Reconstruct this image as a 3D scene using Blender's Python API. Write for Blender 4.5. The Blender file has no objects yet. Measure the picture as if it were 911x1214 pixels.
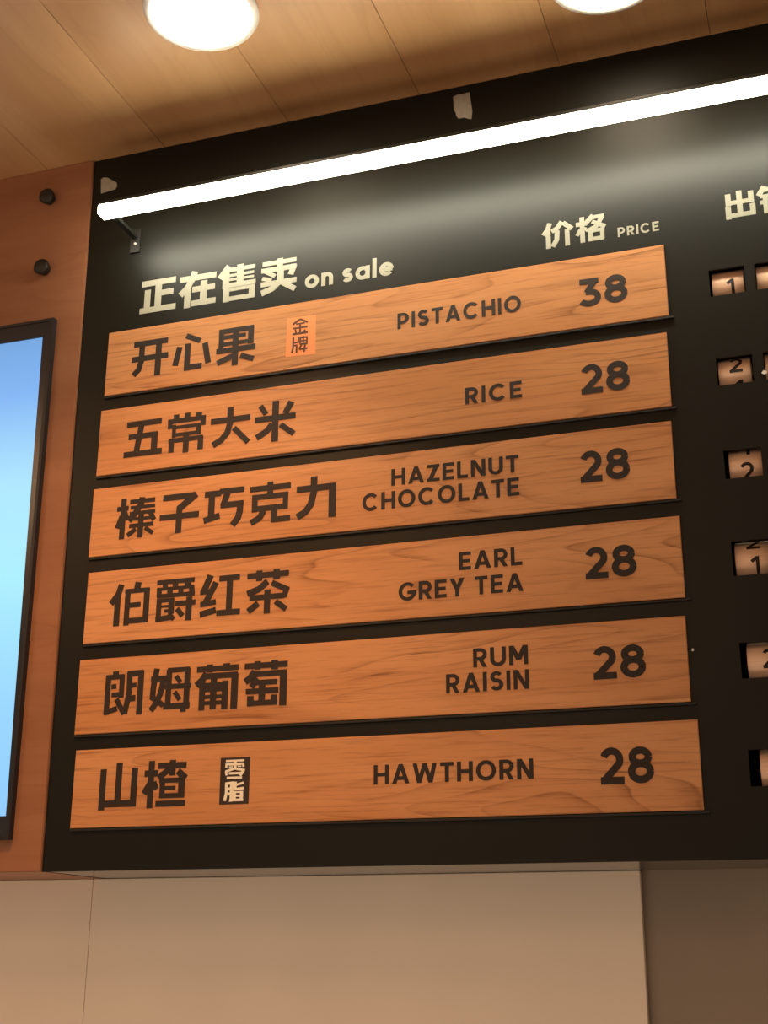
import bpy, bmesh, math, random, json
from mathutils import Matrix, Vector

# ------------------------------------------------------------ camera, world, lights, exposure
S = bpy.context.scene
C = S.collection
S.view_settings.view_transform = 'Standard'
S.view_settings.look = 'None'
S.view_settings.gamma = 1.0
S.view_settings.use_curve_mapping = False
S.view_settings.exposure = 0.0

R = [[0.9460577, 0.3239544, 0.0053229], [-0.0991671, 0.305164, -0.9471224], [-0.3084489, 0.8955046, 0.3208284]]
CAM = Vector((0.95211, -1.51985, -0.86478))
cd = bpy.data.cameras.new('camera')
cam = bpy.data.objects.new('camera', cd)
C.objects.link(cam)
# rows of R are the camera's right, down and forward axes in the world
right, down, fwd = (Vector(r) for r in R)
m = Matrix((right, -down, -fwd)).transposed().to_4x4()
m.translation = CAM
cam.matrix_world = m
cd.sensor_fit = 'VERTICAL'
cd.sensor_height = 24.0
cd.lens = 24.0 * 1568.56 / 1214.0
cd.clip_start = 0.02
S.camera = cam

world = bpy.data.worlds.new('room_light')
S.world = world
world.use_nodes = True
bg = world.node_tree.nodes['Background']
bg.inputs[0].default_value = (1.0, 0.72, 0.50, 1)
bg.inputs[1].default_value = 0.40

CEIL = 0.304          # ceiling height; z = 0 is the upper edge of the first plank
FLOOR = -2.45
DEPTH = 0.155         # how far the fascia stands in front of the wall
BOT = -0.7595         # lower edge of the fascia
BF = 0.004            # front plane of the black board (plank fronts are at y = 0)

def area_light(name, loc, rot, size, power, color, size_y=None):
    l = bpy.data.lights.new(name, 'AREA')
    l.energy = power
    l.color = color
    l.size = size
    if size_y:
        l.shape = 'RECTANGLE'
        l.size_y = size_y
    o = bpy.data.objects.new(name, l)
    o.location = loc
    o.rotation_euler = rot
    C.objects.link(o)
    return o

# fill lights added for the shop's unseen ceiling lights, behind and beside the photographer
area_light('shop_fill_light', (0.1, -2.0, CEIL - 0.03), (math.radians(38), 0, 0), 0.9, 8, (1.0, 0.60, 0.32))
area_light('shop_fill_light', (-0.9, -1.1, CEIL - 0.03), (math.radians(20), 0, math.radians(-20)), 0.35, 5, (1.0, 0.58, 0.31))
# added area light below the frame, brightens the lower wall from underneath
area_light('low_fill_light', (0.15, -0.75, -1.75), (math.radians(180 - 38), 0, 0), 1.3, 6.0, (1.0, 0.79, 0.58), 0.4)
# spot without a fixture, added above the frame to brighten the lower left planks
sl = bpy.data.lights.new('plank_fill_spot', 'SPOT')
sl.energy = 36
sl.color = (1.0, 0.52, 0.23)
sl.spot_size = math.radians(62)
sl.spot_blend = 1.0
sl.shadow_soft_size = 0.05
so = bpy.data.objects.new('plank_fill_spot', sl)
so.location = (0.10, -0.66, CEIL - 0.02)
so.rotation_euler = (Vector((0.16, 0, -0.62)) - so.location).to_track_quat('-Z', 'Y').to_euler()
C.objects.link(so)

# ------------------------------------------------------------ materials
def new_mat(name):
    mt = bpy.data.materials.new(name)
    mt.use_nodes = True
    nt = mt.node_tree
    return mt, nt, nt.nodes['Principled BSDF']

def setp(p, **k):
    for a, v in k.items():
        p.inputs[a.replace('_', ' ')].default_value = v

def plain(name, col, rough=0.5, metal=0.0, noise=0.06, scale=40, bump=0.0):
    mt, nt, p = new_mat(name)
    n = nt.nodes.new('ShaderNodeTexNoise')
    n.inputs['Scale'].default_value = scale
    n.inputs['Detail'].default_value = 4
    tc = nt.nodes.new('ShaderNodeTexCoord')
    nt.links.new(tc.outputs['Object'], n.inputs['Vector'])
    r = nt.nodes.new('ShaderNodeValToRGB')
    r.color_ramp.elements[0].position = 0.3
    r.color_ramp.elements[1].position = 0.7
    r.color_ramp.elements[0].color = tuple(c * (1 - noise) for c in col) + (1,)
    r.color_ramp.elements[1].color = tuple(min(1, c * (1 + noise)) for c in col) + (1,)
    nt.links.new(n.outputs['Fac'], r.inputs['Fac'])
    nt.links.new(r.outputs['Color'], p.inputs['Base Color'])
    setp(p, Roughness=rough, Metallic=metal)
    if bump:
        b = nt.nodes.new('ShaderNodeBump')
        b.inputs['Strength'].default_value = bump
        b.inputs['Distance'].default_value = 0.001
        nt.links.new(n.outputs['Fac'], b.inputs['Height'])
        nt.links.new(b.outputs['Normal'], p.inputs['Normal'])
    return mt

def wood(name, light, mid, dark, axis='X', rough=0.45, figure=1.0, streak=1.0, spec=0.35, coat=0.0, plane='Z', size=1.0):
    """grain that runs along `axis`; `plane` is the other axis of the visible face"""
    mt, nt, p = new_mat(name)
    L = nt.links.new
    tc = nt.nodes.new('ShaderNodeTexCoord')
    oi = nt.nodes.new('ShaderNodeObjectInfo')
    mul = nt.nodes.new('ShaderNodeMath'); mul.operation = 'MULTIPLY'
    mul.inputs[1].default_value = 7.3
    L(oi.outputs['Random'], mul.inputs[0])
    add = nt.nodes.new('ShaderNodeVectorMath'); add.operation = 'ADD'
    L(tc.outputs['Object'], add.inputs[0])
    L(mul.outputs[0], add.inputs[1])
    def mapping(sx, so):
        mp = nt.nodes.new('ShaderNodeMapping')
        sc = {'X': so, 'Y': so, 'Z': so}
        sc[axis] = sx
        mp.inputs['Scale'].default_value = (sc['X'] * size, sc['Y'] * size, sc['Z'] * size)
        L(add.outputs[0], mp.inputs['Vector'])
        return mp
    def noise(sx, so, detail=4, rough_=0.55, dist=0.0):
        mp = mapping(sx, so)
        n = nt.nodes.new('ShaderNodeTexNoise')
        n.inputs['Scale'].default_value = 1.0
        n.inputs['Detail'].default_value = detail
        n.inputs['Roughness'].default_value = rough_
        n.inputs['Distortion'].default_value = dist
        L(mp.outputs[0], n.inputs['Vector'])
        return n
    # growth rings: contour lines of a long smooth noise field
    f = noise(1.7, 13, 1.5, 0.4, 0.25)
    k = nt.nodes.new('ShaderNodeMath'); k.operation = 'MULTIPLY'; k.inputs[1].default_value = 11.0
    L(f.outputs['Fac'], k.inputs[0])
    fr = nt.nodes.new('ShaderNodeMath'); fr.operation = 'FRACT'
    L(k.outputs[0], fr.inputs[0])
    ring = nt.nodes.new('ShaderNodeValToRGB')
    e = ring.color_ramp.elements
    e[0].position = 0.0; e[0].color = (0, 0, 0, 1)
    e[1].position = 1.0; e[1].color = (0, 0, 0, 1)
    for pos, v in ((0.62, 0.05), (0.88, 0.55), (0.94, 1.0), (0.975, 0.25)):
        q = e.new(pos); q.color = (v, v, v, 1)
    L(fr.outputs[0], ring.inputs['Fac'])
    # fades that break the rings up along their length
    brk = noise(6, 30, 3, 0.6)
    bm_ = nt.nodes.new('ShaderNodeMapRange')
    bm_.inputs['From Min'].default_value = 0.40
    bm_.inputs['From Max'].default_value = 0.66
    L(brk.outputs['Fac'], bm_.inputs['Value'])
    rm = nt.nodes.new('ShaderNodeMath'); rm.operation = 'MULTIPLY'
    L(ring.outputs['Color'], rm.inputs[0]); L(bm_.outputs[0], rm.inputs[1])
    fig = nt.nodes.new('ShaderNodeMath'); fig.operation = 'MULTIPLY'; fig.inputs[1].default_value = 0.62 * figure
    L(rm.outputs[0], fig.inputs[0])
    # fine pore streaks
    st = noise(9, 260, 4, 0.75)
    sm = nt.nodes.new('ShaderNodeMapRange')
    sm.inputs['From Min'].default_value = 0.50
    sm.inputs['From Max'].default_value = 0.74
    sm.inputs['To Max'].default_value = 0.42 * streak
    L(st.outputs['Fac'], sm.inputs['Value'])
    # slow tone change
    to = noise(2.2, 16, 3, 0.5)
    tone = nt.nodes.new('ShaderNodeValToRGB')
    tone.color_ramp.elements[0].position = 0.34
    tone.color_ramp.elements[1].position = 0.66
    tone.color_ramp.elements[0].color = mid + (1,)
    tone.color_ramp.elements[1].color = light + (1,)
    L(to.outputs['Fac'], tone.inputs['Fac'])
    sumn = nt.nodes.new('ShaderNodeMath'); sumn.operation = 'ADD'; sumn.use_clamp = True
    L(fig.outputs[0], sumn.inputs[0]); L(sm.outputs[0], sumn.inputs[1])
    mx = nt.nodes.new('ShaderNodeMix'); mx.data_type = 'RGBA'
    L(sumn.outputs[0], mx.inputs[0]); L(tone.outputs['Color'], mx.inputs[6])
    mx.inputs[7].default_value = dark + (1,)
    L(mx.outputs[2], p.inputs['Base Color'])
    b = nt.nodes.new('ShaderNodeBump')
    b.inputs['Strength'].default_value = 0.12
    b.inputs['Distance'].default_value = 0.0006
    b.invert = True
    L(sumn.outputs[0], b.inputs['Height'])
    L(b.outputs['Normal'], p.inputs['Normal'])
    setp(p, Roughness=rough)
    p.inputs['Specular IOR Level'].default_value = spec
    p.inputs['Coat Weight'].default_value = coat
    p.inputs['Coat Roughness'].default_value = 0.3
    return mt

def emit(name, col, strength):
    mt = bpy.data.materials.new(name)
    mt.use_nodes = True
    nt = mt.node_tree
    p = nt.nodes['Principled BSDF']
    setp(p, Base_Color=(0.8, 0.8, 0.78, 1), Roughness=0.5)
    p.inputs['Emission Color'].default_value = tuple(col) + (1,)
    p.inputs['Emission Strength'].default_value = strength
    return mt

M = {}
M['plank'] = wood('plank_wood', (0.63, 0.300, 0.132), (0.53, 0.230, 0.090), (0.23, 0.080, 0.024), rough=0.38, figure=1.25, streak=1.5)
M['fascia'] = wood('fascia_wood', (0.33, 0.145, 0.075), (0.27, 0.112, 0.055), (0.19, 0.072, 0.034), rough=0.45, figure=0.55, streak=0.6)
M['ceiling'] = wood('ceiling_wood', (0.62, 0.36, 0.17), (0.52, 0.28, 0.12), (0.30, 0.15, 0.06), axis='Y', rough=0.42, figure=0.45, streak=0.4, size=0.6, spec=0.4)
M['wheel'] = wood('wheel_wood', (0.90, 0.64, 0.47), (0.84, 0.54, 0.38), (0.42, 0.19, 0.09), rough=0.35, figure=0.3, streak=0.7, spec=0.5, size=1.6)
M['black'] = plain('black_board', (0.0066, 0.0064, 0.0044), rough=0.41, noise=0.05, scale=25)
M['black'].node_tree.nodes['Principled BSDF'].inputs['Specular IOR Level'].default_value = 0.27
M['black2'] = plain('black_shelf_lip', (0.006, 0.005, 0.0045), rough=0.6)
M['dark'] = plain('dark_cavity', (0.008, 0.007, 0.006), rough=0.85)
M['under'] = plain('underside_lacquer', (0.045, 0.042, 0.036), rough=0.16)
M['ink'] = plain('dark_brown_print', (0.018, 0.009, 0.006), rough=0.75, noise=0.1)
M['cream'] = plain('cream_vinyl', (0.33, 0.32, 0.25), rough=0.5, noise=0.03)
M['orange'] = plain('orange_sticker', (0.84, 0.28, 0.10), rough=0.4, noise=0.03)
M['brownink'] = plain('brown_sticker_print', (0.10, 0.028, 0.008), rough=0.5)
M['blacksticker'] = plain('black_sticker', (0.035, 0.018, 0.012), rough=0.35)
M['white'] = plain('white_print', (0.86, 0.80, 0.66), rough=0.4, noise=0.02)
M['tape'] = plain('paper_tape', (0.30, 0.26, 0.21), rough=0.8, noise=0.12, scale=120)
M['peg'] = plain('black_rubber', (0.010, 0.008, 0.006), rough=0.5)
M['bezel'] = plain('black_plastic', (0.016, 0.017, 0.024), rough=0.28)
M['bezel2'] = plain('black_plastic_frame', (0.010, 0.010, 0.013), rough=0.45)
M['mark'] = plain('grey_mark', (0.20, 0.16, 0.18), rough=0.5)
M['steel'] = plain('steel', (0.6, 0.58, 0.54), rough=0.3, metal=1.0)
M['housing'] = plain('black_metal', (0.012, 0.012, 0.011), rough=0.45, metal=0.0)
M['wall'] = plain('beige_wall', (0.80, 0.675, 0.56), rough=0.55, noise=0.03, scale=6, bump=0.05)
M['wall2'] = plain('grey_brown_wall', (0.27, 0.21, 0.16), rough=0.6, noise=0.08, scale=5)
M['floor'] = plain('floor_tile', (0.34, 0.27, 0.21), rough=0.5, noise=0.1, scale=3)
M['ring'] = plain('white_enamel', (0.85, 0.82, 0.76), rough=0.4, noise=0.01)
M['lens'] = emit('lamp_lens', (1.0, 0.80, 0.56), 16.0)
M['tube'] = emit('light_diffuser', (1.0, 0.95, 0.74), 38.0)

def screen_mat():
    mt, nt, p = new_mat('lit_screen')
    L = nt.links.new
    tc = nt.nodes.new('ShaderNodeTexCoord')
    sp = nt.nodes.new('ShaderNodeSeparateXYZ')
    L(tc.outputs['Generated'], sp.inputs[0])
    n = nt.nodes.new('ShaderNodeTexNoise'); n.inputs['Scale'].default_value = 1.6
    L(tc.outputs['Generated'], n.inputs['Vector'])
    ad = nt.nodes.new('ShaderNodeMath'); ad.operation = 'MULTIPLY_ADD'
    L(n.outputs['Fac'], ad.inputs[0]); ad.inputs[1].default_value = 0.12
    L(sp.outputs['Z'], ad.inputs[2])
    sb = nt.nodes.new('ShaderNodeMath'); sb.operation = 'SUBTRACT'; sb.inputs[1].default_value = 0.06
    L(ad.outputs[0], sb.inputs[0])
    r = nt.nodes.new('ShaderNodeValToRGB')
    e = r.color_ramp.elements
    e[0].position = 0.0; e[0].color = (0.27, 0.60, 1.0, 1)
    e[1].position = 1.0; e[1].color = (0.15, 0.36, 0.70, 1)
    for pos, c in ((0.22, (0.30, 0.66, 1.0)), (0.48, (0.38, 0.85, 0.98)), (0.66, (0.36, 0.76, 1.0)), (0.86, (0.19, 0.45, 0.90))):
        q = e.new(pos); q.color = c + (1,)
    L(sb.outputs[0], r.inputs['Fac'])
    L(r.outputs['Color'], p.inputs['Emission Color'])
    p.inputs['Emission Strength'].default_value = 1.0
    setp(p, Base_Color=(0.01, 0.01, 0.01, 1), Roughness=0.4)
    return mt
M['screen'] = screen_mat()

# ------------------------------------------------------------ helpers
def obj(name, bm, mat, parent=None, smooth=False):
    me = bpy.data.meshes.new(name)
    bmesh.ops.recalc_face_normals(bm, faces=bm.faces)
    bm.to_mesh(me)
    bm.free()
    me.materials.append(M[mat])
    if smooth:
        for f in me.polygons:
            f.use_smooth = True
    o = bpy.data.objects.new(name, me)
    C.objects.link(o)
    if parent:
        o.parent = parent
    return o

def thing(name, loc=(0, 0, 0)):
    o = bpy.data.objects.new(name, None)
    o.empty_display_size = 0.05
    C.objects.link(o)
    o.location = loc
    return o

def tag(o, label, cat, group=None):
    o['label'] = label
    o['category'] = cat
    if group:
        o['group'] = group
    return o

def struct(o):
    o['kind'] = 'structure'
    return o

def add_box(bm, x0, x1, y0, y1, z0, z1, bev=0.0):
    vs = [bm.verts.new((x, y, z)) for x in (x0, x1) for y in (y0, y1) for z in (z0, z1)]
    F = [(0, 1, 3, 2), (4, 6, 7, 5), (0, 4, 5, 1), (2, 3, 7, 6), (0, 2, 6, 4), (1, 5, 7, 3)]
    fs = [bm.faces.new([vs[i] for i in f]) for f in F]
    if bev:
        es = list({e for f in fs for e in f.edges})
        bmesh.ops.bevel(bm, geom=es, offset=bev, segments=2, affect='EDGES', profile=0.5)

def box(*a, **k):
    bm = bmesh.new()
    add_box(bm, *a, **k)
    return bm

def prism(bm, pts, y0, y1):
    """outline in x,z extruded from y0 (front) to y1"""
    a = [bm.verts.new((x, y0, z)) for x, z in pts]
    b = [bm.verts.new((x, y1, z)) for x, z in pts]
    n = len(pts)
    bm.faces.new(a)
    bm.faces.new(b[::-1])
    for i in range(n):
        j = (i + 1) % n
        bm.faces.new((a[j], a[i], b[i], b[j]))

def stroke_quads(pts, w):
    """flat ribbon along a polyline with mitred joints -> list of quads"""
    P = [Vector(p) for p in pts]
    n = len(P)
    Ls, Rs = [], []
    for i in range(n):
        if i == 0:
            d = (P[1] - P[0]).normalized(); s = 1
        elif i == n - 1:
            d = (P[-1] - P[-2]).normalized(); s = 1
        else:
            a = (P[i] - P[i - 1]).normalized(); b = (P[i + 1] - P[i]).normalized()
            d = (a + b).normalized()
            s = 1 / max(0.45, d.dot(a))
        nn = Vector((-d.y, d.x)) * (w / 2 * s)
        Ls.append(P[i] + nn); Rs.append(P[i] - nn)
    return [(Ls[i], Ls[i + 1], Rs[i + 1], Rs[i]) for i in range(n - 1)]

def ribbon(bm, quads, y, th, warp=None):
    for q in quads:
        pts = [(v[0], v[1]) for v in q]
        prism(bm, pts, y - th, y)

# ------------------------------------------------------------ lettering
GL, TX = json.loads(r'''[{"正":[[93,493,731,1046,731],[97,598,626,598,303],[103,772,720,772,305],[91,787,546,1017,546],[91,482,294,1066,294]],"在":[[91,1120,696,1698,696],[98,1355,800,1311,665,1244,549,1135,447],[98,1252,526,1252,226],[106,1507,632,1507,258],[90,1324,508,1684,508],[89,1311,285,1704,285]],"售":[[106,1902,786,1764,608],[102,1857,719,1857,433],[107,2080,793,2080,456],[65,1853,724,2311,724],[43,1887,635,2293,635],[40,1890,566,2296,566],[74,1822,477,2325,477],[96,1870,431,1870,216],[94,2271,413,2271,234],[58,1825,405,2314,405],[70,1825,261,2315,261]],"卖":[[70,2426,717,2945,717],[93,2693,776,2693,572],[77,2411,613,2948,613],[89,2916,643,2864,491],[60,2473,596,2626,503],[63,2427,493,2572,447],[79,2409,397,2954,397],[103,2708,576,2708,380],[93,2700,410,2591,312,2422,260],[78,2732,390,2937,253]],"开":[[89,458,-261,1003,-261],[88,438,-496,1021,-496],[90,594,-264,591,-542,556,-668,479,-744],[95,863,-261,863,-793]],"心":[[80,1296,-241,1521,-351],[91,1200,-401,1140,-688],[90,1328,-369,1328,-788],[86,1289,-741,1564,-741],[88,1596,-396,1661,-714]],"果":[[77,1850,-239,1850,-523],[87,2306,-246,2306,-511],[75,1811,-267,2347,-267],[57,1838,-363,2226,-363],[59,1821,-468,2341,-468],[80,1779,-566,2380,-566],[93,2073,-251,2073,-811],[83,2038,-662,1800,-748],[79,2159,-673,2359,-755]],"五":[[85,439,-1507,986,-1507],[92,673,-1517,612,-1943],[84,476,-1698,936,-1698],[98,888,-1685,888,-1963],[86,415,-1959,1015,-1959]],"常":[[85,1214,-1445,1214,-1507],[86,1387,-1440,1387,-1541],[91,1569,-1455,1551,-1551],[71,1086,-1543,1671,-1543],[71,1123,-1528,1123,-1653],[76,1633,-1519,1633,-1656],[57,1188,-1598,1188,-1793],[72,1569,-1620,1569,-1785],[50,1162,-1641,1597,-1641],[52,1169,-1752,1603,-1752],[68,1111,-1835,1641,-1835],[80,1159,-1816,1159,-2008],[83,1607,-1823,1607,-2012],[86,1384,-1728,1384,-2032]],"大":[[85,1752,-1629,2346,-1629],[91,2043,-1446,2046,-1676,2011,-1816,1925,-1914,1796,-1980],[81,2106,-1759,2328,-1994]],"米":[[77,2496,-1489,2580,-1623],[91,2952,-1482,2864,-1647],[84,2421,-1691,3017,-1691],[94,2720,-1443,2720,-2034],[89,2676,-1778,2600,-1870,2450,-1953],[78,2799,-1801,2998,-1954]],"榛":[[83,478,-2613,478,-3201],[70,378,-2758,558,-2758],[73,458,-2861,396,-3036],[60,505,-2805,557,-2925],[64,574,-2670,961,-2670],[50,587,-2758,967,-2758],[52,579,-2840,973,-2840],[89,761,-2617,747,-2743],[92,736,-2729,666,-2842,573,-2947],[72,894,-2840,963,-2967],[47,643,-2927,943,-2927],[60,585,-3021,957,-3021],[84,760,-2838,760,-3200],[69,690,-3070,567,-3156],[60,832,-3067,956,-3155]],"子":[[86,1086,-2673,1557,-2673],[98,1591,-2659,1327,-2854],[88,1343,-2818,1343,-3195],[84,1050,-2953,1642,-2953]],"巧":[[85,1719,-2690,1960,-2690],[93,1825,-2697,1825,-3028],[86,1718,-3063,1952,-3008],[79,1939,-2668,2304,-2668],[92,2063,-2671,2000,-2882],[83,1962,-2867,2297,-2867],[92,2255,-2843,2247,-2980,2224,-3069,2147,-3165]],"克":[[78,2391,-2691,2978,-2691],[84,2682,-2608,2682,-2831],[72,2423,-2811,2945,-2811],[79,2464,-2794,2464,-3016],[72,2907,-2796,2907,-2998],[77,2429,-2974,2943,-2974],[85,2596,-3010,2542,-3102,2414,-3164],[81,2745,-2993,2745,-3174],[76,2710,-3146,2979,-3146]],"力":[[87,3067,-2768,3617,-2768],[90,3309,-2605,3309,-2826,3270,-2989,3194,-3090,3078,-3148],[99,3572,-2732,3572,-3193]],"伯":[[89,534,-3847,497,-3976,390,-4110],[89,490,-3962,490,-4425],[96,790,-3835,773,-3954],[80,640,-3936,640,-4426],[85,928,-3927,928,-4395],[66,595,-3953,959,-3953],[76,613,-4366,967,-4366],[71,659,-4149,843,-4149]],"爵":[[64,1074,-3871,1630,-3871],[44,1114,-3965,1623,-3965],[57,1085,-4060,1642,-4060],[72,1191,-3873,1204,-3970],[80,1343,-3873,1356,-3970],[96,1528,-3876,1541,-3973],[73,1114,-3943,1114,-4071],[81,1274,-3963,1274,-4059],[72,1435,-3964,1435,-4066],[79,1592,-3958,1605,-4092],[73,1120,-4110,1120,-4402],[55,1083,-4124,1345,-4124],[86,1305,-4118,1305,-4315],[34,1151,-4206,1261,-4206],[44,1203,-4270,1313,-4270],[73,1080,-4380,1312,-4360],[62,1277,-4313,1351,-4394],[70,1362,-4181,1659,-4181],[85,1567,-4102,1567,-4421],[72,1391,-4252,1479,-4356]],"红":[[90,1866,-3835,1764,-4076],[52,1723,-4068,1884,-4052],[85,1949,-3938,1789,-4240],[70,1732,-4225,1957,-4203],[81,1733,-4361,1962,-4316],[75,1995,-3893,2289,-3893],[84,2150,-3898,2150,-4369],[74,1974,-4358,2310,-4358]],"茶":[[76,2400,-3898,2987,-3898],[83,2570,-3833,2570,-3972],[87,2814,-3832,2814,-3968],[82,2690,-3988,2569,-4084,2406,-4135],[77,2752,-4012,2985,-4125],[70,2971,-4087,2926,-4213],[70,2442,-4195,2938,-4195],[84,2693,-4100,2693,-4416],[81,2566,-4273,2426,-4373],[74,2811,-4268,2959,-4378]],"朗":[[87,543,-5041,543,-5116],[81,437,-5097,437,-5615],[66,402,-5118,679,-5118],[75,644,-5097,644,-5400],[66,489,-5247,564,-5241],[65,500,-5355,679,-5355],[73,413,-5587,595,-5538],[72,574,-5414,704,-5617],[81,751,-5067,760,-5327,711,-5617],[79,718,-5085,958,-5085],[85,923,-5059,923,-5634],[61,771,-5247,860,-5238],[81,771,-5419,856,-5412]],"姆":[[81,1151,-5043,1115,-5274,1108,-5444],[71,1084,-5412,1272,-5535],[80,1265,-5160,1221,-5378,1168,-5496,1094,-5595],[75,1073,-5180,1295,-5180],[79,1336,-5068,1336,-5565],[65,1310,-5078,1632,-5078],[81,1600,-5065,1600,-5592],[67,1283,-5294,1662,-5294],[76,1273,-5549,1652,-5549],[80,1561,-5554,1561,-5632],[62,1436,-5159,1504,-5245],[64,1426,-5367,1505,-5472]],"葡":[[74,1736,-5096,2328,-5096],[86,1918,-5038,1918,-5141],[92,2154,-5036,2154,-5134],[88,1874,-5152,1823,-5229,1736,-5304],[73,1845,-5191,2317,-5191],[94,2279,-5178,2279,-5629],[64,1780,-5310,2181,-5310],[86,1983,-5232,1983,-5620],[80,1823,-5266,1823,-5628],[55,1791,-5367,2184,-5367],[85,2147,-5264,2147,-5628],[47,1828,-5460,2142,-5460],[49,1848,-5539,2130,-5539]],"萄":[[73,2414,-5096,3007,-5096],[84,2592,-5039,2592,-5147],[90,2829,-5037,2829,-5155],[86,2556,-5166,2498,-5249,2427,-5299],[72,2519,-5205,2995,-5205],[95,2955,-5191,2955,-5623],[79,2599,-5262,2513,-5367],[66,2586,-5316,2869,-5316],[69,2443,-5425,2888,-5425],[86,2664,-5288,2664,-5572],[87,2508,-5485,2508,-5613],[80,2833,-5482,2833,-5602],[66,2473,-5577,2878,-5577]],"山":[[89,465,-6324,465,-6847],[88,694,-6248,694,-6749],[90,920,-6321,920,-6805],[88,460,-6769,963,-6769]],"楂":[[86,1161,-6245,1161,-6840],[82,1064,-6404,1258,-6404],[81,1162,-6510,1069,-6656],[70,1202,-6512,1248,-6602],[76,1255,-6312,1655,-6312],[86,1460,-6244,1460,-6440],[78,1414,-6361,1265,-6463],[87,1538,-6387,1654,-6482],[73,1328,-6470,1328,-6720],[91,1600,-6445,1600,-6722],[62,1281,-6499,1642,-6499],[50,1366,-6595,1515,-6595],[59,1301,-6692,1626,-6692],[72,1245,-6788,1662,-6788]],"金":[[29,3046,-257,2936,-326],[25,3046,-257,3159,-323],[20,2985,-326,3116,-326],[24,2937,-388,3158,-388],[24,3047,-334,3047,-481],[21,2977,-406,2991,-472],[22,3122,-429,3101,-470],[27,2934,-474,3163,-474]],"牌":[[23,2951,-523,2951,-681,2933,-758],[18,3028,-529,3028,-617],[21,2950,-608,3037,-608],[21,2945,-650,3013,-650],[23,3003,-652,3003,-765],[19,3054,-539,3054,-646],[21,3051,-546,3159,-546],[20,3154,-548,3154,-656],[17,3055,-591,3154,-599],[21,3053,-640,3162,-647],[18,3101,-543,3101,-641],[22,3103,-524,3091,-548],[22,3081,-644,3040,-714],[23,3040,-717,3163,-717],[23,3128,-658,3115,-769]],"零":[[25,2205,-6289,2458,-6289],[38,2334,-6286,2334,-6380],[25,2200,-6328,2457,-6328],[29,2216,-6320,2211,-6372],[30,2443,-6317,2449,-6370],[14,2251,-6363,2303,-6363],[14,2368,-6362,2419,-6362],[9,2250,-6344,2419,-6344],[31,2336,-6383,2202,-6422],[29,2336,-6389,2470,-6412],[29,2255,-6445,2423,-6445],[39,2454,-6414,2405,-6476],[29,2225,-6500,2435,-6500],[28,2211,-6416,2220,-6469]],"脂":[[39,2226,-6557,2229,-6685,2209,-6783],[33,2212,-6571,2325,-6561],[47,2300,-6560,2300,-6792],[35,2251,-6636,2302,-6636],[35,2254,-6697,2305,-6697],[17,2271,-6786,2309,-6786],[39,2346,-6550,2346,-6643],[28,2352,-6591,2461,-6566],[31,2329,-6645,2463,-6632],[36,2343,-6666,2343,-6790],[43,2437,-6666,2437,-6785],[23,2330,-6678,2459,-6678],[26,2332,-6724,2461,-6724],[32,2335,-6775,2463,-6775]],"价":[[64,6572,606,6541,517,6483,439],[64,6546,537,6546,232],[64,6732,603,6669,515,6594,477],[64,6749,583,6865,475],[64,6668,478,6658,345,6602,251],[61,6799,474,6799,233]],"格":[[62,7000,615,7000,236],[63,6918,515,7053,515],[49,6976,435,6928,350],[39,7030,452,7072,395],[67,7150,615,7032,501],[56,7124,588,7291,588],[60,7270,583,7186,450,7067,396],[58,7131,527,7303,428],[59,7104,421,7104,239],[54,7259,419,7259,251],[51,7086,389,7289,389],[60,7080,267,7279,267]],"出":[[68,8867,590,8867,418],[67,9148,589,9148,428],[61,8833,457,9179,457],[68,9005,616,9005,248],[68,8860,412,8860,226],[67,9159,409,9159,246],[61,8826,274,9191,274]],"锅":[[67,9321,618,9240,493],[60,9290,568,9432,568],[50,9256,477,9424,477],[60,9252,391,9416,391],[64,9320,489,9320,231],[52,9298,254,9393,268],[47,9463,572,9463,430],[56,9465,558,9618,558],[46,9606,560,9606,424],[52,9454,439,9607,439],[46,9434,371,9434,196],[52,9434,357,9627,357],[46,9618,359,9618,192],[42,9540,430,9488,289],[37,9534,359,9567,281]],"sticker":[[0,2848,-216,3275,-227,3282,-819,2841,-804]],"blacksticker":[[0,2131,-6247,2537,-6248,2536,-6825,2136,-6826]],"tape":[[0,5272,2884,5333,2906,5390,2902,5511,2906,5529,2732,5545,2582,5532,2462,5500,2467,5429,2508,5344,2509,5313,2562,5305,2618,5278,2671]],"triangle":[[0,-357,2692,-314,2716,-244,2697,-77,2576,-62,2518,-91,2465,-335,2437]]},{"PISTACHIO":[0.4464,0.6159,-0.0637,0.0234],"RICE":[0.5389,0.6135,-0.1854,0.0229],"HAZELNUT":[0.4385,0.6067,-0.2858,0.0228],"CHOCOLATE":[0.3989,0.6064,-0.3166,0.0235],"EARL":[0.5275,0.6077,-0.4069,0.0231],"GREY TEA":[0.4486,0.6082,-0.4399,0.0231],"RUM":[0.5436,0.611,-0.5302,0.0232],"RAISIN":[0.5093,0.6116,-0.5598,0.0233],"HAWTHORN":[0.4175,0.6134,-0.665,0.0231],"PRICE":[0.7458,0.7986,0.0236,0.0135],"on sale":[0.3084,0.4393,0.0219,0.0298],"38":[0.6928,0.7544,-0.0716,0.0396],"28a":[0.6898,0.7508,-0.1927,0.0398],"28b":[0.6838,0.7445,-0.3098,0.0407],"28c":[0.6847,0.7458,-0.4326,0.0393],"28d":[0.6888,0.7496,-0.554,0.0388],"28e":[0.6914,0.7517,-0.6747,0.0411]}]''')

def chinese(bm, chars, y, th=0.0004, bold=1.0):
    k = 0
    for ch in chars:
        for s in GL[ch]:
            w = s[0] * 1e-4 * bold
            pts = [(s[i] * 1e-4, s[i + 1] * 1e-4) for i in range(1, len(s), 2)]
            ribbon(bm, stroke_quads(pts, w), y, th + 0.000012 * k)
            k += 1

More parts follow.
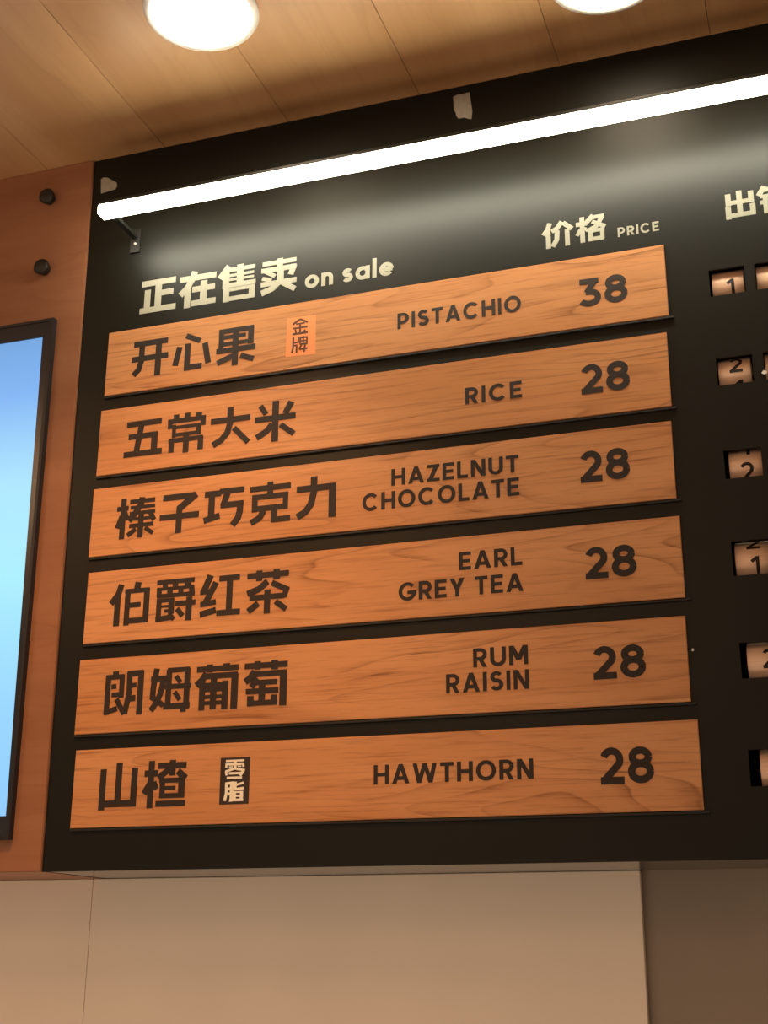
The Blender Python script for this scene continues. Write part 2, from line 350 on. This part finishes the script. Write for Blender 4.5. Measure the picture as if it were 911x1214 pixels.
def arc(cx, cy, rx, ry, a0, a1, n=10):
    return [(cx + rx * math.cos(math.radians(a0 + (a1 - a0) * i / n)), cy + ry * math.sin(math.radians(a0 + (a1 - a0) * i / n))) for i in range(n + 1)]

def para(x0, x1, hw, y0=0.0, y1=1.0):
    """slanted stroke with level ends"""
    return [((x0 - hw / 2, y0), (x0 + hw / 2, y0), (x1 + hw / 2, y1), (x1 - hw / 2, y1))]

def latin(ch, w):
    """geometric sans glyph of cap height 1 -> (quads, advance width without spacing)"""
    a = w / 2
    q = []
    s = lambda *p: q.extend(stroke_quads(p, w))
    if ch == 'I': s((a, 0), (a, 1)); W = w
    elif ch in 'PR':
        W = 0.66; m_ = 0.40 if ch == 'P' else 0.44; r = (1 - a - m_) / 2
        s((a, 0), (a, 1)); s(*([(a, 1 - a)] + arc(W - a - r, 1 - a - r, r, r, 90, -90, 10) + [(a, m_)]))
        if ch == 'R': q.extend(para(W - a * 1.1, W * 0.5, w * 1.15, 0, m_))
    elif ch == 'S':
        W = 0.64; r1 = (1 + w) * .24 - a; r2 = (1 + w) * .26 - a
        s(*(arc(W / 2, 1 - a - r1, W / 2 - a - .02, r1, 28, 255, 13) + arc(W / 2, a + r2, W / 2 - a, r2, 75, -152, 13)))
    elif ch == 'T': W = 0.64; s((0, 1 - a), (W, 1 - a)); s((W / 2, 0), (W / 2, 1 - a))
    elif ch == 'A': W = 0.84; q.extend(para(a * 1.1, W / 2, w * 1.1)); q.extend(para(W - a * 1.1, W / 2, w * 1.1)); s((W * .24, 0.28), (W * .76, 0.28))
    elif ch in 'CGO0':
        W = 0.92 if ch == 'O' else 0.88
        if ch == 'O': s(*arc(W / 2, .5, W / 2 - a, .5 - a + .012, 0, 361, 28))
        elif ch == 'C': s(*arc(.46, .5, .46 - a, .5 - a + .012, 42, 318, 22))
        else: s(*(arc(.46, .5, .46 - a, .5 - a + .012, 42, 352, 24))); s((.46, .5 - a * .6), (.46 * 2, .5 - a * .6))
    elif ch == 'H': W = 0.74; s((a, 0), (a, 1)); s((W - a, 0), (W - a, 1)); s((a, .5), (W - a, .5))
    elif ch == 'E': W = 0.60; s((a, 0), (a, 1)); s((a, 1 - a), (W, 1 - a)); s((a, a), (W, a)); s((a, .5), (W * .92, .5))
    elif ch == 'L': W = 0.56; s((a, 0), (a, 1)); s((a, a), (W, a))
    elif ch == 'Z': W = 0.66; s((0.02, 1 - a), (W, 1 - a)); s((0, a), (W, a)); q.extend(para(a * 1.4, W - a * 1.4, w * 1.3))
    elif ch == 'N': W = 0.74; s((a, 0), (a, 1)); s((W - a, 0), (W - a, 1)); q.extend(para(W - a * 1.2, a * 1.2, w * 1.2))
    elif ch == 'M': W = 0.88; s((a, 0), (a, 1)); s((W - a, 0), (W - a, 1)); q.extend(para(W / 2, a * 1.3, w * 1.25, .26, 1)); q.extend(para(W / 2, W - a * 1.3, w * 1.25, .26, 1))
    elif ch == 'U': W = 0.74; r = W / 2 - a; s(*([(a, 1)] + arc(W / 2, r + a - .01, r, r, 180, 360, 12) + [(W - a, 1)]))
    elif ch == 'Y': W = 0.74; s((W / 2, 0), (W / 2, .46)); q.extend(para(W / 2, a * 1.2, w * 1.2, .38, 1)); q.extend(para(W / 2, W - a * 1.2, w * 1.2, .38, 1))
    elif ch == 'W':
        W = 1.16
        for x0, x1 in ((.31, a * 1.1), (.31, W / 2), (W - .31, W / 2), (W - .31, W - a * 1.1)): q.extend(para(x0, x1, w * 1.08))
    elif ch == '1': W = 0.40; s((W - a, 0), (W - a, 1)); s((0.03, .74), (W - a * 1.2, .94))
    elif ch == '2':
        W = 0.66; r = W / 2 - a
        pts = arc(W / 2 - .005, 1 - a - r, r, r + .01, 160, -32, 13)
        s(*(pts + [(a * 1.15, a * 1.2)])); s((0, a), (W, a))
    elif ch == '3':
        W = 0.68; r = .31 - a
        s((0.02, 1 - a), (W - .06, 1 - a)); s((W - .155, .93), (.235, .50))
        s(*([(.20, a + 2 * r)] + arc(W - a - .25, a + r, .25, r, 90, -90, 14) + arc(W - a - .25, a + r, .31, r, -92, -150, 6)))
    elif ch == '8':
        W = 0.72; r2 = .32 - a; r1 = .28 - a
        s(*arc(W / 2, a + r2, W / 2 - a, r2, 0, 361, 26)); s(*arc(W / 2, 1 - a - r1, W / 2 - a - .035, r1, 0, 361, 26))
    elif ch == 'o': W = 0.70; r = W / 2 - a; s(*arc(W / 2, r + a - .01, r, r, 0, 361, 22))
    elif ch == 'n': W = 0.58; r = W / 2 - a; s((a, 0), (a, .68)); s(*([(W - a, 0)] + arc(W / 2, .68 - a - r + .01, r, r, 0, 180, 10)))
    elif ch == 's':
        W = 0.52; h = .70
        r1 = (h + w) * .24 - a; r2 = (h + w) * .26 - a
        s(*(arc(W / 2, h - a - r1, W / 2 - a - .01, r1, 30, 250, 11) + arc(W / 2, a + r2, W / 2 - a, r2, 70, -150, 11)))
    elif ch == 'a': W = 0.70; r = W / 2 - a; s(*arc(W / 2, r + a - .01, r, r, 0, 361, 22)); s((W - a, 0), (W - a, .69))
    elif ch == 'l': W = w; s((a, 0), (a, 1))
    elif ch == 'e': W = 0.70; r = W / 2 - a; s(*arc(W / 2, r + a - .01, r, r, 0, 322, 20)); s((a, .33), (W - a * .6, .33))
    elif ch == ' ': W = 0.20
    return q, W

def latin_text(bm, text, x0, x1, z, h, y, w, gap, th=0.0004):
    items = [latin(c, w) for c in text]
    tot = sum(i[1] for i in items) + gap * (len(text) - 1)
    kx = (x1 - x0) / tot
    x = 0
    k = 0
    for quads, W in items:
        for qd in quads:
            prism(bm, [(x0 + (x + p[0]) * kx, z + p[1] * h) for p in qd], y - th - 0.00001 * (k % 40), y)
            k += 1
        x += W + gap

# ------------------------------------------------------------ the setting
# black sign fascia and wooden fascia are things below; here the shell
struct(obj('floor', box(-3, 4, -4, 1.2, FLOOR - 0.05, FLOOR), 'floor'))

ceiling = struct(obj('ceiling', box(-3, 4, -4, 1.2, CEIL + 0.018, CEIL + 0.10), 'ceiling'))
x = 0.071 - 0.203 * 6
k = 0
rnd = random.Random(4)
while x < 2.1:
    dz = rnd.uniform(0, 0.0006)
    obj('plank', box(x + 0.0003, x + 0.2027, -2.4, DEPTH - 0.002, CEIL + dz, CEIL + 0.0175, bev=0.0005), 'ceiling', ceiling)
    x += 0.203

wb = struct(obj('wall_back', box(-1.4, 0.7065, DEPTH + 0.014, DEPTH + 0.15, FLOOR, CEIL), 'wall'))
for x0, x1 in ((-0.95, -0.0508), (-0.0502, 0.707)):
    obj('panel', box(x0, x1, DEPTH, DEPTH + 0.0135, FLOOR + 0.002, BOT, bev=0.0012), 'wall', wb)
struct(obj('wall_recess', box(0.7072, 3.0, DEPTH + 0.012, DEPTH + 0.15, FLOOR, CEIL), 'wall2'))

# wooden fascia left of the board; its right edge leans a little like the board's left edge
def XL(z):
    return -0.0495 + (0.3023 - z) * 0.0138 / 1.0608
bm = bmesh.new()
prism(bm, [(-1.4, BOT), (XL(BOT) - 0.0006, BOT), (XL(CEIL) - 0.0006, CEIL), (-1.4, CEIL)], 0.0, DEPTH - 0.0005)
bmesh.ops.bevel(bm, geom=[e for e in bm.edges if all(v.co.y < 0.01 for v in e.verts)], offset=0.001, segments=2, affect='EDGES')
struct(obj('wall_left', bm, 'fascia'))

# ------------------------------------------------------------ black sign board

ROWT = [-0.0445, -0.1655, -0.2865, -0.4000, -0.5207, -0.6418]
ROWB = [-0.0808, -0.2020, -0.3225, -0.4418, -0.5620, -0.6820]
WINX = [0.8555 + 0.0555 * i for i in range(4)]
WW = 0.0430
board = tag(thing('sign_board', (0.4, BF, -0.2)), 'large black glossy menu board above the counter with cream column headings', 'sign')
def local(o, parent):
    o.parent = parent
    o.matrix_parent_inverse = Matrix.Translation(-parent.location)
    return o

XR = 1.45
bm = bmesh.new()
xs = sorted({-1.0, XR} | {v for wx in WINX for v in (wx, wx + WW)})
zs = sorted({BOT, CEIL - 0.0004} | set(ROWT) | set(ROWB))
cache = {}
def vv(i, j, y):
    key = (i, j, y)
    if key not in cache:
        X = XL(zs[j]) if i == 0 else xs[i]
        cache[key] = bm.verts.new((X, y, zs[j]))
    return cache[key]
holes = set()
for i in range(len(xs) - 1):
    for j in range(len(zs) - 1):
        if any(abs(xs[i] - wx) < 1e-6 for wx in WINX) and any(abs(zs[j] - b) < 1e-6 for b in ROWB):
            holes.add((i, j))
Y0, Y1 = BF, BF + 0.0035
for i in range(len(xs) - 1):
    for j in range(len(zs) - 1):
        if (i, j) in holes:
            continue
        bm.faces.new((vv(i, j, Y0), vv(i + 1, j, Y0), vv(i + 1, j + 1, Y0), vv(i, j + 1, Y0)))
        bm.faces.new((vv(i, j + 1, Y1), vv(i + 1, j + 1, Y1), vv(i + 1, j, Y1), vv(i, j, Y1)))
        for di, dj, e in ((-1, 0, ((i, j), (i, j + 1))), (1, 0, ((i + 1, j), (i + 1, j + 1))), (0, -1, ((i, j), (i + 1, j))), (0, 1, ((i, j + 1), (i + 1, j + 1)))):
            ni, nj = i + di, j + dj
            if (ni, nj) in holes or not (0 <= ni < len(xs) - 1 and 0 <= nj < len(zs) - 1):
                (a, b), (c, d) = e
                bm.faces.new((vv(a, b, Y0), vv(c, d, Y0), vv(c, d, Y1), vv(a, b, Y1)))
local(obj('face_panel', bm, 'black'), board)

# box behind the face: side, back and underside with its own lacquer
bm = bmesh.new()
XA = XL(BOT)
prism(bm, [(XA + 0.0005, BOT), (XA + 0.009, BOT), (XL(CEIL) + 0.009, CEIL - 0.001), (XL(CEIL) + 0.0005, CEIL - 0.001)], BF + 0.0037, DEPTH - 0.002)
add_box(bm, XA + 0.01, XR, DEPTH - 0.010, DEPTH - 0.002, BOT + 0.01, CEIL - 0.001)
add_box(bm, XR - 0.008, XR, BF + 0.0037, DEPTH - 0.011, BOT + 0.01, CEIL - 0.001)
local(obj('carcass', bm, 'dark'), board)
local(obj('underside_panel', box(XA + 0.0095, XR, BF + 0.0037, DEPTH - 0.002, BOT, BOT + 0.0095), 'under'), board)

bm = bmesh.new(); chinese(bm, '正在售卖', BF)
local(obj('heading_lettering', bm, 'cream'), board)['label'] = 'cream Chinese heading over the dish names'
bm = bmesh.new(); v = TX['on sale']; latin_text(bm, 'on sale', v[0], v[1], v[2] + .0006, v[3], BF, 0.20, 0.13)
local(obj('heading_lettering', bm, 'cream'), board)['label'] = 'small cream words on sale'
bm = bmesh.new(); chinese(bm, '价格', BF)
local(obj('heading_lettering', bm, 'cream'), board)['label'] = 'cream Chinese heading over the prices'
bm = bmesh.new(); v = TX['PRICE']; latin_text(bm, 'PRICE', v[0], v[1], v[2], v[3], BF, 0.18, 0.20)
local(obj('heading_lettering', bm, 'cream'), board)['label'] = 'small cream word PRICE'
bm = bmesh.new(); chinese(bm, '出锅', BF)
local(obj('heading_lettering', bm, 'cream'), board)['label'] = 'cream Chinese heading over the number wheels'

# ------------------------------------------------------------ wooden menu planks
PL = [(0.0023, 0.8033, 0.0003, -0.1, 0), (-0.0003, 0.7991, -0.1226, -0.2223, 0), (-0.0022, 0.7971, -0.2416, -0.3412, 0), (-0.0001, 0.7993, -0.3636, -0.4634, 0), (-0.0022, 0.7977, -0.4854, -0.5854, 0), (0.0025, 0.8036, -0.6061, -0.7061, 0)]
rows = [
    ('开心果', [('PISTACHIO', 'PISTACHIO')], '38', '38', 'orange wooden plank reading PISTACHIO 38, topmost of the six menu planks'),
    ('五常大米', [('RICE', 'RICE')], '28', '28a', 'orange wooden plank reading RICE 28, second menu plank from the top'),
    ('榛子巧克力', [('HAZELNUT', 'HAZELNUT'), ('CHOCOLATE', 'CHOCOLATE')], '28', '28b', 'orange wooden plank reading HAZELNUT CHOCOLATE 28'),
    ('伯爵红茶', [('EARL', 'EARL'), ('GREY TEA', 'GREY TEA')], '28', '28c', 'orange wooden plank reading EARL GREY TEA 28'),
    ('朗姆葡萄', [('RUM', 'RUM'), ('RAISIN', 'RAISIN')], '28', '28d', 'orange wooden plank reading RUM RAISIN 28'),
    ('山楂', [('HAWTHORN', 'HAWTHORN')], '28', '28e', 'orange wooden plank reading HAWTHORN 28 with black sticker, lowest of the menu planks'),
]
for i, (cn, en, price, pk, label) in enumerate(rows):
    x0, x1, z1, z0, sk = PL[i]
    bm = bmesh.new()
    prism(bm, [(x0, z0), (x1, z0), (x1, z1), (x0, z1)], 0.0, BF - 0.0001)
    bmesh.ops.bevel(bm, geom=[e for e in bm.edges if all(v.co.y < 0.001 for v in e.verts)], offset=0.0007, segments=2, affect='EDGES')
    for vtx in bm.verts:
        vtx.co -= Vector((x0, 0, z0))
    p = obj('menu_plank', bm, 'plank')
    p.location = (x0, 0, z0)
    p.rotation_euler = (0, 0, 0)
    tag(p, label, 'sign plank', 'wooden menu planks on the black board')
    bm = bmesh.new(); chinese(bm, cn, 0.0)
    local(obj('chinese_lettering', bm, 'ink'), p)
    bm = bmesh.new()
    for key, t in en:
        v = TX[key]
        latin_text(bm, t, v[0], v[1], v[2], v[3], 0.0, 0.185, 0.16 if t != 'RICE' else 0.19)
    local(obj('english_lettering', bm, 'ink'), p)
    bm = bmesh.new(); v = TX[pk]
    latin_text(bm, price, v[0], v[1], v[2], v[3], 0.0, 0.20, 0.11)
    local(obj('price_number', bm, 'ink'), p)
    if i == 0:
        s = GL['sticker'][0]; pts = [(s[j] * 1e-4, s[j + 1] * 1e-4) for j in range(1, len(s), 2)]
        bm = bmesh.new(); prism(bm, pts, -0.0002, 0)
        st = local(obj('sticker', bm, 'orange'), p); st['label'] = 'orange sticker with two brown characters'
        bm = bmesh.new(); chinese(bm, '金牌', -0.0002, 0.0001, 1.2)
        o = obj('sticker_lettering', bm, 'brownink', st)
    if i == 5:
        s = GL['blacksticker'][0]; pts = [(s[j] * 1e-4, s[j + 1] * 1e-4) for j in range(1, len(s), 2)]
        bm = bmesh.new(); prism(bm, pts, -0.0002, 0)
        st = local(obj('sticker', bm, 'blacksticker'), p); st['label'] = 'black sticker with two cream characters'
        bm = bmesh.new(); chinese(bm, '零脂', -0.0002, 0.0001, 1.0)
        o = obj('sticker_lettering', bm, 'white', st)
    # thin lip of the slot the plank sits in, a part of the board, a little longer than the plank
    bm = box(x0 - 0.001, x1 + 0.006, 0.0005, BF - 0.0001, z0 - 0.0036, z0 - 0.0010, bev=0.0004)
    local(obj('ledge', bm, 'black2'), board)

# ------------------------------------------------------------ number wheels behind the windows
def wheel(x0, wid, zc, digits, label, rad=0.026, faces=40):
    """round wooden wheel on a level axle; digits = [(text, z of its baseline relative to zc)]"""
    yc = BF + 0.0045 + rad
    root = tag(thing('number_wheel', (x0 + wid / 2, yc, zc)), label, 'number wheel', 'numbered wheels behind the board windows')
    bm = bmesh.new()
    ring = []
    for xx, rr in ((0, rad * .3), (0, rad - .0006), (.0006, rad), (wid - .0006, rad), (wid, rad - .0006), (wid, rad * .3)):
        ring.append([bm.verts.new((xx - wid / 2, -rr * math.cos(2 * math.pi * t / faces), rr * math.sin(2 * math.pi * t / faces))) for t in range(faces)])
    for a, b in zip(ring, ring[1:]):
        for t in range(faces):
            u = (t + 1) % faces
            bm.faces.new((a[t], b[t], b[u], a[u]))
    bm.faces.new(ring[0]); bm.faces.new(ring[-1][::-1])
    d = obj('drum', bm, 'wheel', root)
    for q_, poly in enumerate(d.data.polygons):
        poly.use_smooth = len(poly.vertices) == 4
    bm = bmesh.new()
    h = 0.0235
    for t, dx, dz in digits:
        quads, W = latin(t, 0.17)
        for qi, qd in enumerate(quads):
            # subdivide each stroke piece so that it wraps the drum
            n = 8
            A, B, Cc, D = (Vector(v_) for v_ in qd)
            rows_ = []
            for s_ in range(n + 1):
                l = A.lerp(B, s_ / n); r_ = D.lerp(Cc, s_ / n)
                rows_.append([l.lerp(r_, u_ / 3) for u_ in range(4)])
            R2 = rad + 0.00015 + 0.000015 * (qi % 12)
            def P3(v_):
                ang = ((v_[1] * h + dz) / rad)
                return (dx + (v_[0] - W / 2) * h, -R2 * math.cos(ang), R2 * math.sin(ang))
            vsr = [[bm.verts.new(P3(v_)) for v_ in rw] for rw in rows_]
            for s_ in range(n):
                for u_ in range(3):
                    bm.faces.new((vsr[s_][u_], vsr[s_ + 1][u_], vsr[s_ + 1][u_ + 1], vsr[s_][u_ + 1]))
    if digits:
        obj('numeral', bm, 'ink', root)
    bm = bmesh.new()
    bmesh.ops.create_cone(bm, cap_ends=True, segments=12, radius1=0.003, radius2=0.003, depth=wid + 0.010,
                          matrix=Matrix.Rotation(math.pi / 2, 4, 'Y'))
    obj('axle', bm, 'housing', root)

dish = ['PISTACHIO', 'RICE', 'HAZELNUT', 'EARL GREY TEA', 'RUM RAISIN', 'HAWTHORN']
WH = [  # x of left end, digits (text, dx, baseline z) on the first wheel of each row
    (0.8582, [('1', 0.003, -0.0185)], 'copper wheel with a cut-off 1'),
    (0.8570, [('2', 0.002, -0.0015), ('1', 0.004, -0.0345)], 'copper wheel with a 2 cut at its top'),
    (0.8605, [('2', 0.001, -0.0215), ('1', 0.001, 0.0130)], 'copper wheel with a 2 low in its window'),
    (0.8585, [('1', 0.003, -0.0215), ('2', 0.002, 0.0120)], 'copper wheel with a 1 under part of a 2'),
    (0.8625, [('2', 0.0055, -0.0095)], 'copper wheel with a large 2'),
    (0.8670, [], 'copper wheel with no number showing'),
]
for i, (x0, dg, lb) in enumerate(WH):
    zc = (ROWT[i] + ROWB[i]) / 2
    wheel(x0, 0.0385, zc, dg, lb + ', on the ' + dish[i] + ' row')
for i in range(2):
    zc = (ROWT[i] + ROWB[i]) / 2
    wheel(0.9120, 0.0385, zc, [], 'copper wheel at the photo edge, second on the ' + dish[i] + ' row')
# blue-grey crumb of tape at the edge of the second row's window
bm = bmesh.new()
prism(bm, [(0.9075, -0.1925), (0.9100, -0.1895), (0.9135, -0.1905), (0.9140, -0.1935), (0.9105, -0.1950)], BF - 0.0012, BF - 0.0001)
tag(obj('tape_scrap', bm, 'ring'), 'tiny pale scrap stuck by the second window of the RICE row', 'tape')

# ------------------------------------------------------------ light bar in front of the board
BX0, BX1 = 0.0205, 1.38
BY0, BY1 = -0.0850, -0.0660
BZ0, BZ1 = 0.1466, 0.1625
bar = tag(thing('light_bar', (0.7, (BY0 + BY1) / 2, BZ1)), 'long glowing white light bar across the top of the black board', 'lamp')
local(obj('diffuser', box(BX0, BX1, BY0, BY1, BZ0, BZ1 - 0.0012, bev=0.0012), 'tube'), bar)
local(obj('housing', box(BX0, BX1, BY0 + 0.0005, BY1 + 0.006, BZ1 - 0.001, BZ1 + 0.004, bev=0.0006), 'housing'), bar)
for bx in (0.034, 1.30):
    bm = bmesh.new()
    add_box(bm, bx - 0.004, bx + 0.004, BY1 + 0.0005, BF - 0.003, BZ1 - 0.012, BZ1 - 0.006)
    add_box(bm, bx - 0.008, bx + 0.008, BF - 0.003, BF - 0.0001, BZ1 - 0.034, BZ1 + 0.004)
    br = local(obj('bracket', bm, 'housing'), bar)
    bm = bmesh.new()
    bmesh.ops.create_uvsphere(bm, u_segments=12, v_segments=8, radius=0.0024)
    for v_ in bm.verts:
        v_.co.y *= 0.5
        v_.co += Vector((bx, BF - 0.0034, BZ1 - 0.020))
    sc = obj('screw', bm, 'steel', br, smooth=True)

# ------------------------------------------------------------ scraps of tape over the light bar, screw in the board
for key, lb in (('tape', 'torn grey rectangle of paper tape above the middle of the light bar'), ('triangle', 'small grey triangular tape scrap above the left end of the light bar')):
    s = GL[key][0]
    pts = [(s[j] * 1e-4, s[j + 1] * 1e-4) for j in range(1, len(s), 2)]
    bm = bmesh.new(); prism(bm, pts, BF - 0.0006, BF - 0.0001)
    tag(obj('tape_scrap', bm, 'tape'), lb, 'tape')
bm = bmesh.new()
bmesh.ops.create_uvsphere(bm, u_segments=12, v_segments=8, radius=0.0018)
for v_ in bm.verts:
    v_.co.y *= 0.5
    v_.co += Vector((0.8035, BF - 0.0006, -0.5256))
tag(obj('screw', bm, 'steel', smooth=True), 'tiny screw head in the black board right of the RUM RAISIN plank', 'screw')

# ------------------------------------------------------------ display screen in the wooden fascia
sz1, sz0 = 0.0355, -0.7190
scr = tag(thing('display_screen', (-0.5, 0.0, sz0)), 'wall screen with black bezel showing plain pale blue', 'screen')
def frame(outer, inner, y0, y1):
    bm = bmesh.new()
    a = [[bm.verts.new((x_, y_, z_)) for x_, z_ in pts] for pts, y_ in ((outer, y0), (inner, y0), (inner, y1), (outer, y1))]
    for r0, r1 in ((0, 1), (1, 2), (2, 3), (3, 0)):
        for t in range(4):
            u = (t + 1) % 4
            bm.faces.new((a[r0][t], a[r0][u], a[r1][u], a[r1][t]))
    return bm
def rect(xt, xb, zt, zb): return [(-1.01 - xb, zb), (xb, zb), (xt, zt), (-1.01 - xt, zt)]
OUT = rect(-0.0880, -0.0812, sz1, sz0)
MID = rect(-0.0935, -0.0850, sz1 - 0.0045, sz0 + 0.0045)
INN = rect(-0.1048, -0.0898, 0.0068, -0.6886)
local(obj('outer_frame', frame(OUT, MID, -0.0098, -0.0003), 'bezel2'), scr)
bz = local(obj('bezel', frame(MID, INN, -0.0085, -0.0003), 'bezel'), scr)
bm = bmesh.new()
prism(bm, rect(-0.1046, -0.0896, 0.0070, -0.6888), -0.0066, -0.0004)
local(obj('screen_panel', bm, 'screen'), scr)
bm = bmesh.new()
for px_ in (-0.1015, -0.0975):
    add_box(bm, px_ - 0.0016, px_ + 0.0012, -0.0088, -0.0086, sz0 + 0.0110, sz0 + 0.0122)
o = obj('bezel_mark', bm, 'mark', bz)

# ------------------------------------------------------------ two black pegs in the wooden fascia
def peg(x_, z_, label):
    prof = [(0.0, 0.0090), (-0.003, 0.0095), (-0.0065, 0.0110), (-0.0095, 0.0122), (-0.0125, 0.0126), (-0.0147, 0.0110), (-0.0160, 0.0070), (-0.0163, 0.0)]
    bm = bmesh.new()
    n = 28
    rg = []
    for y_, r0 in prof:
        if r0 == 0:
            rg.append([bm.verts.new((0, y_, 0))])
        else:
            rg.append([bm.verts.new((r0 * math.cos(2 * math.pi * t / n), y_, r0 * math.sin(2 * math.pi * t / n))) for t in range(n)])
    for a, b in zip(rg, rg[1:]):
        for t in range(n):
            u = (t + 1) % n
            if len(b) == 1: bm.faces.new((a[t], a[u], b[0]))
            else: bm.faces.new((a[t], a[u], b[u], b[t]))
    bm.faces.new(rg[0][::-1])
    o = obj('wall_peg', bm, 'peg', smooth=True)
    o.location = (x_, -0.0001, z_)
    tag(o, label, 'peg', 'black pegs on the wooden fascia')
peg(-0.1205, 0.2475, 'upper of the two round black pegs on the wood left of the board')
peg(-0.1175, 0.1245, 'lower of the two round black pegs, above the screen')

# ------------------------------------------------------------ ceiling downlights
def downlight(x_, y_, label, r=0.074):
    root = tag(thing('ceiling_downlight', (x_, y_, CEIL)), label, 'lamp', 'round ceiling downlights')
    n = 48
    bm = bmesh.new()
    prof = [(r, 0.0), (r + .001, -0.004), (r - .001, -0.0085), (r - .005, -0.0095), (r - .0075, -0.008), (r - .0085, -0.0005)]
    rg = [[bm.verts.new((rr * math.cos(2 * math.pi * t / n), rr * math.sin(2 * math.pi * t / n), zz)) for t in range(n)] for rr, zz in prof]
    for a, b in zip(rg, rg[1:] + rg[:1]):
        for t in range(n):
            u = (t + 1) % n
            bm.faces.new((a[t], a[u], b[u], b[t]))
    obj('trim_ring', bm, 'ring', root, smooth=True)
    bm = bmesh.new()
    bmesh.ops.create_circle(bm, cap_ends=True, segments=n, radius=r - .009, matrix=Matrix.Translation((0, 0, -0.0035)))
    obj('lens', bm, 'lens', root)
downlight(0.2620, -0.2560, 'large round glowing downlight in the wooden ceiling, the left one')
downlight(0.7700, -0.1630, 'round glowing downlight cut by the top photo edge, the right one')
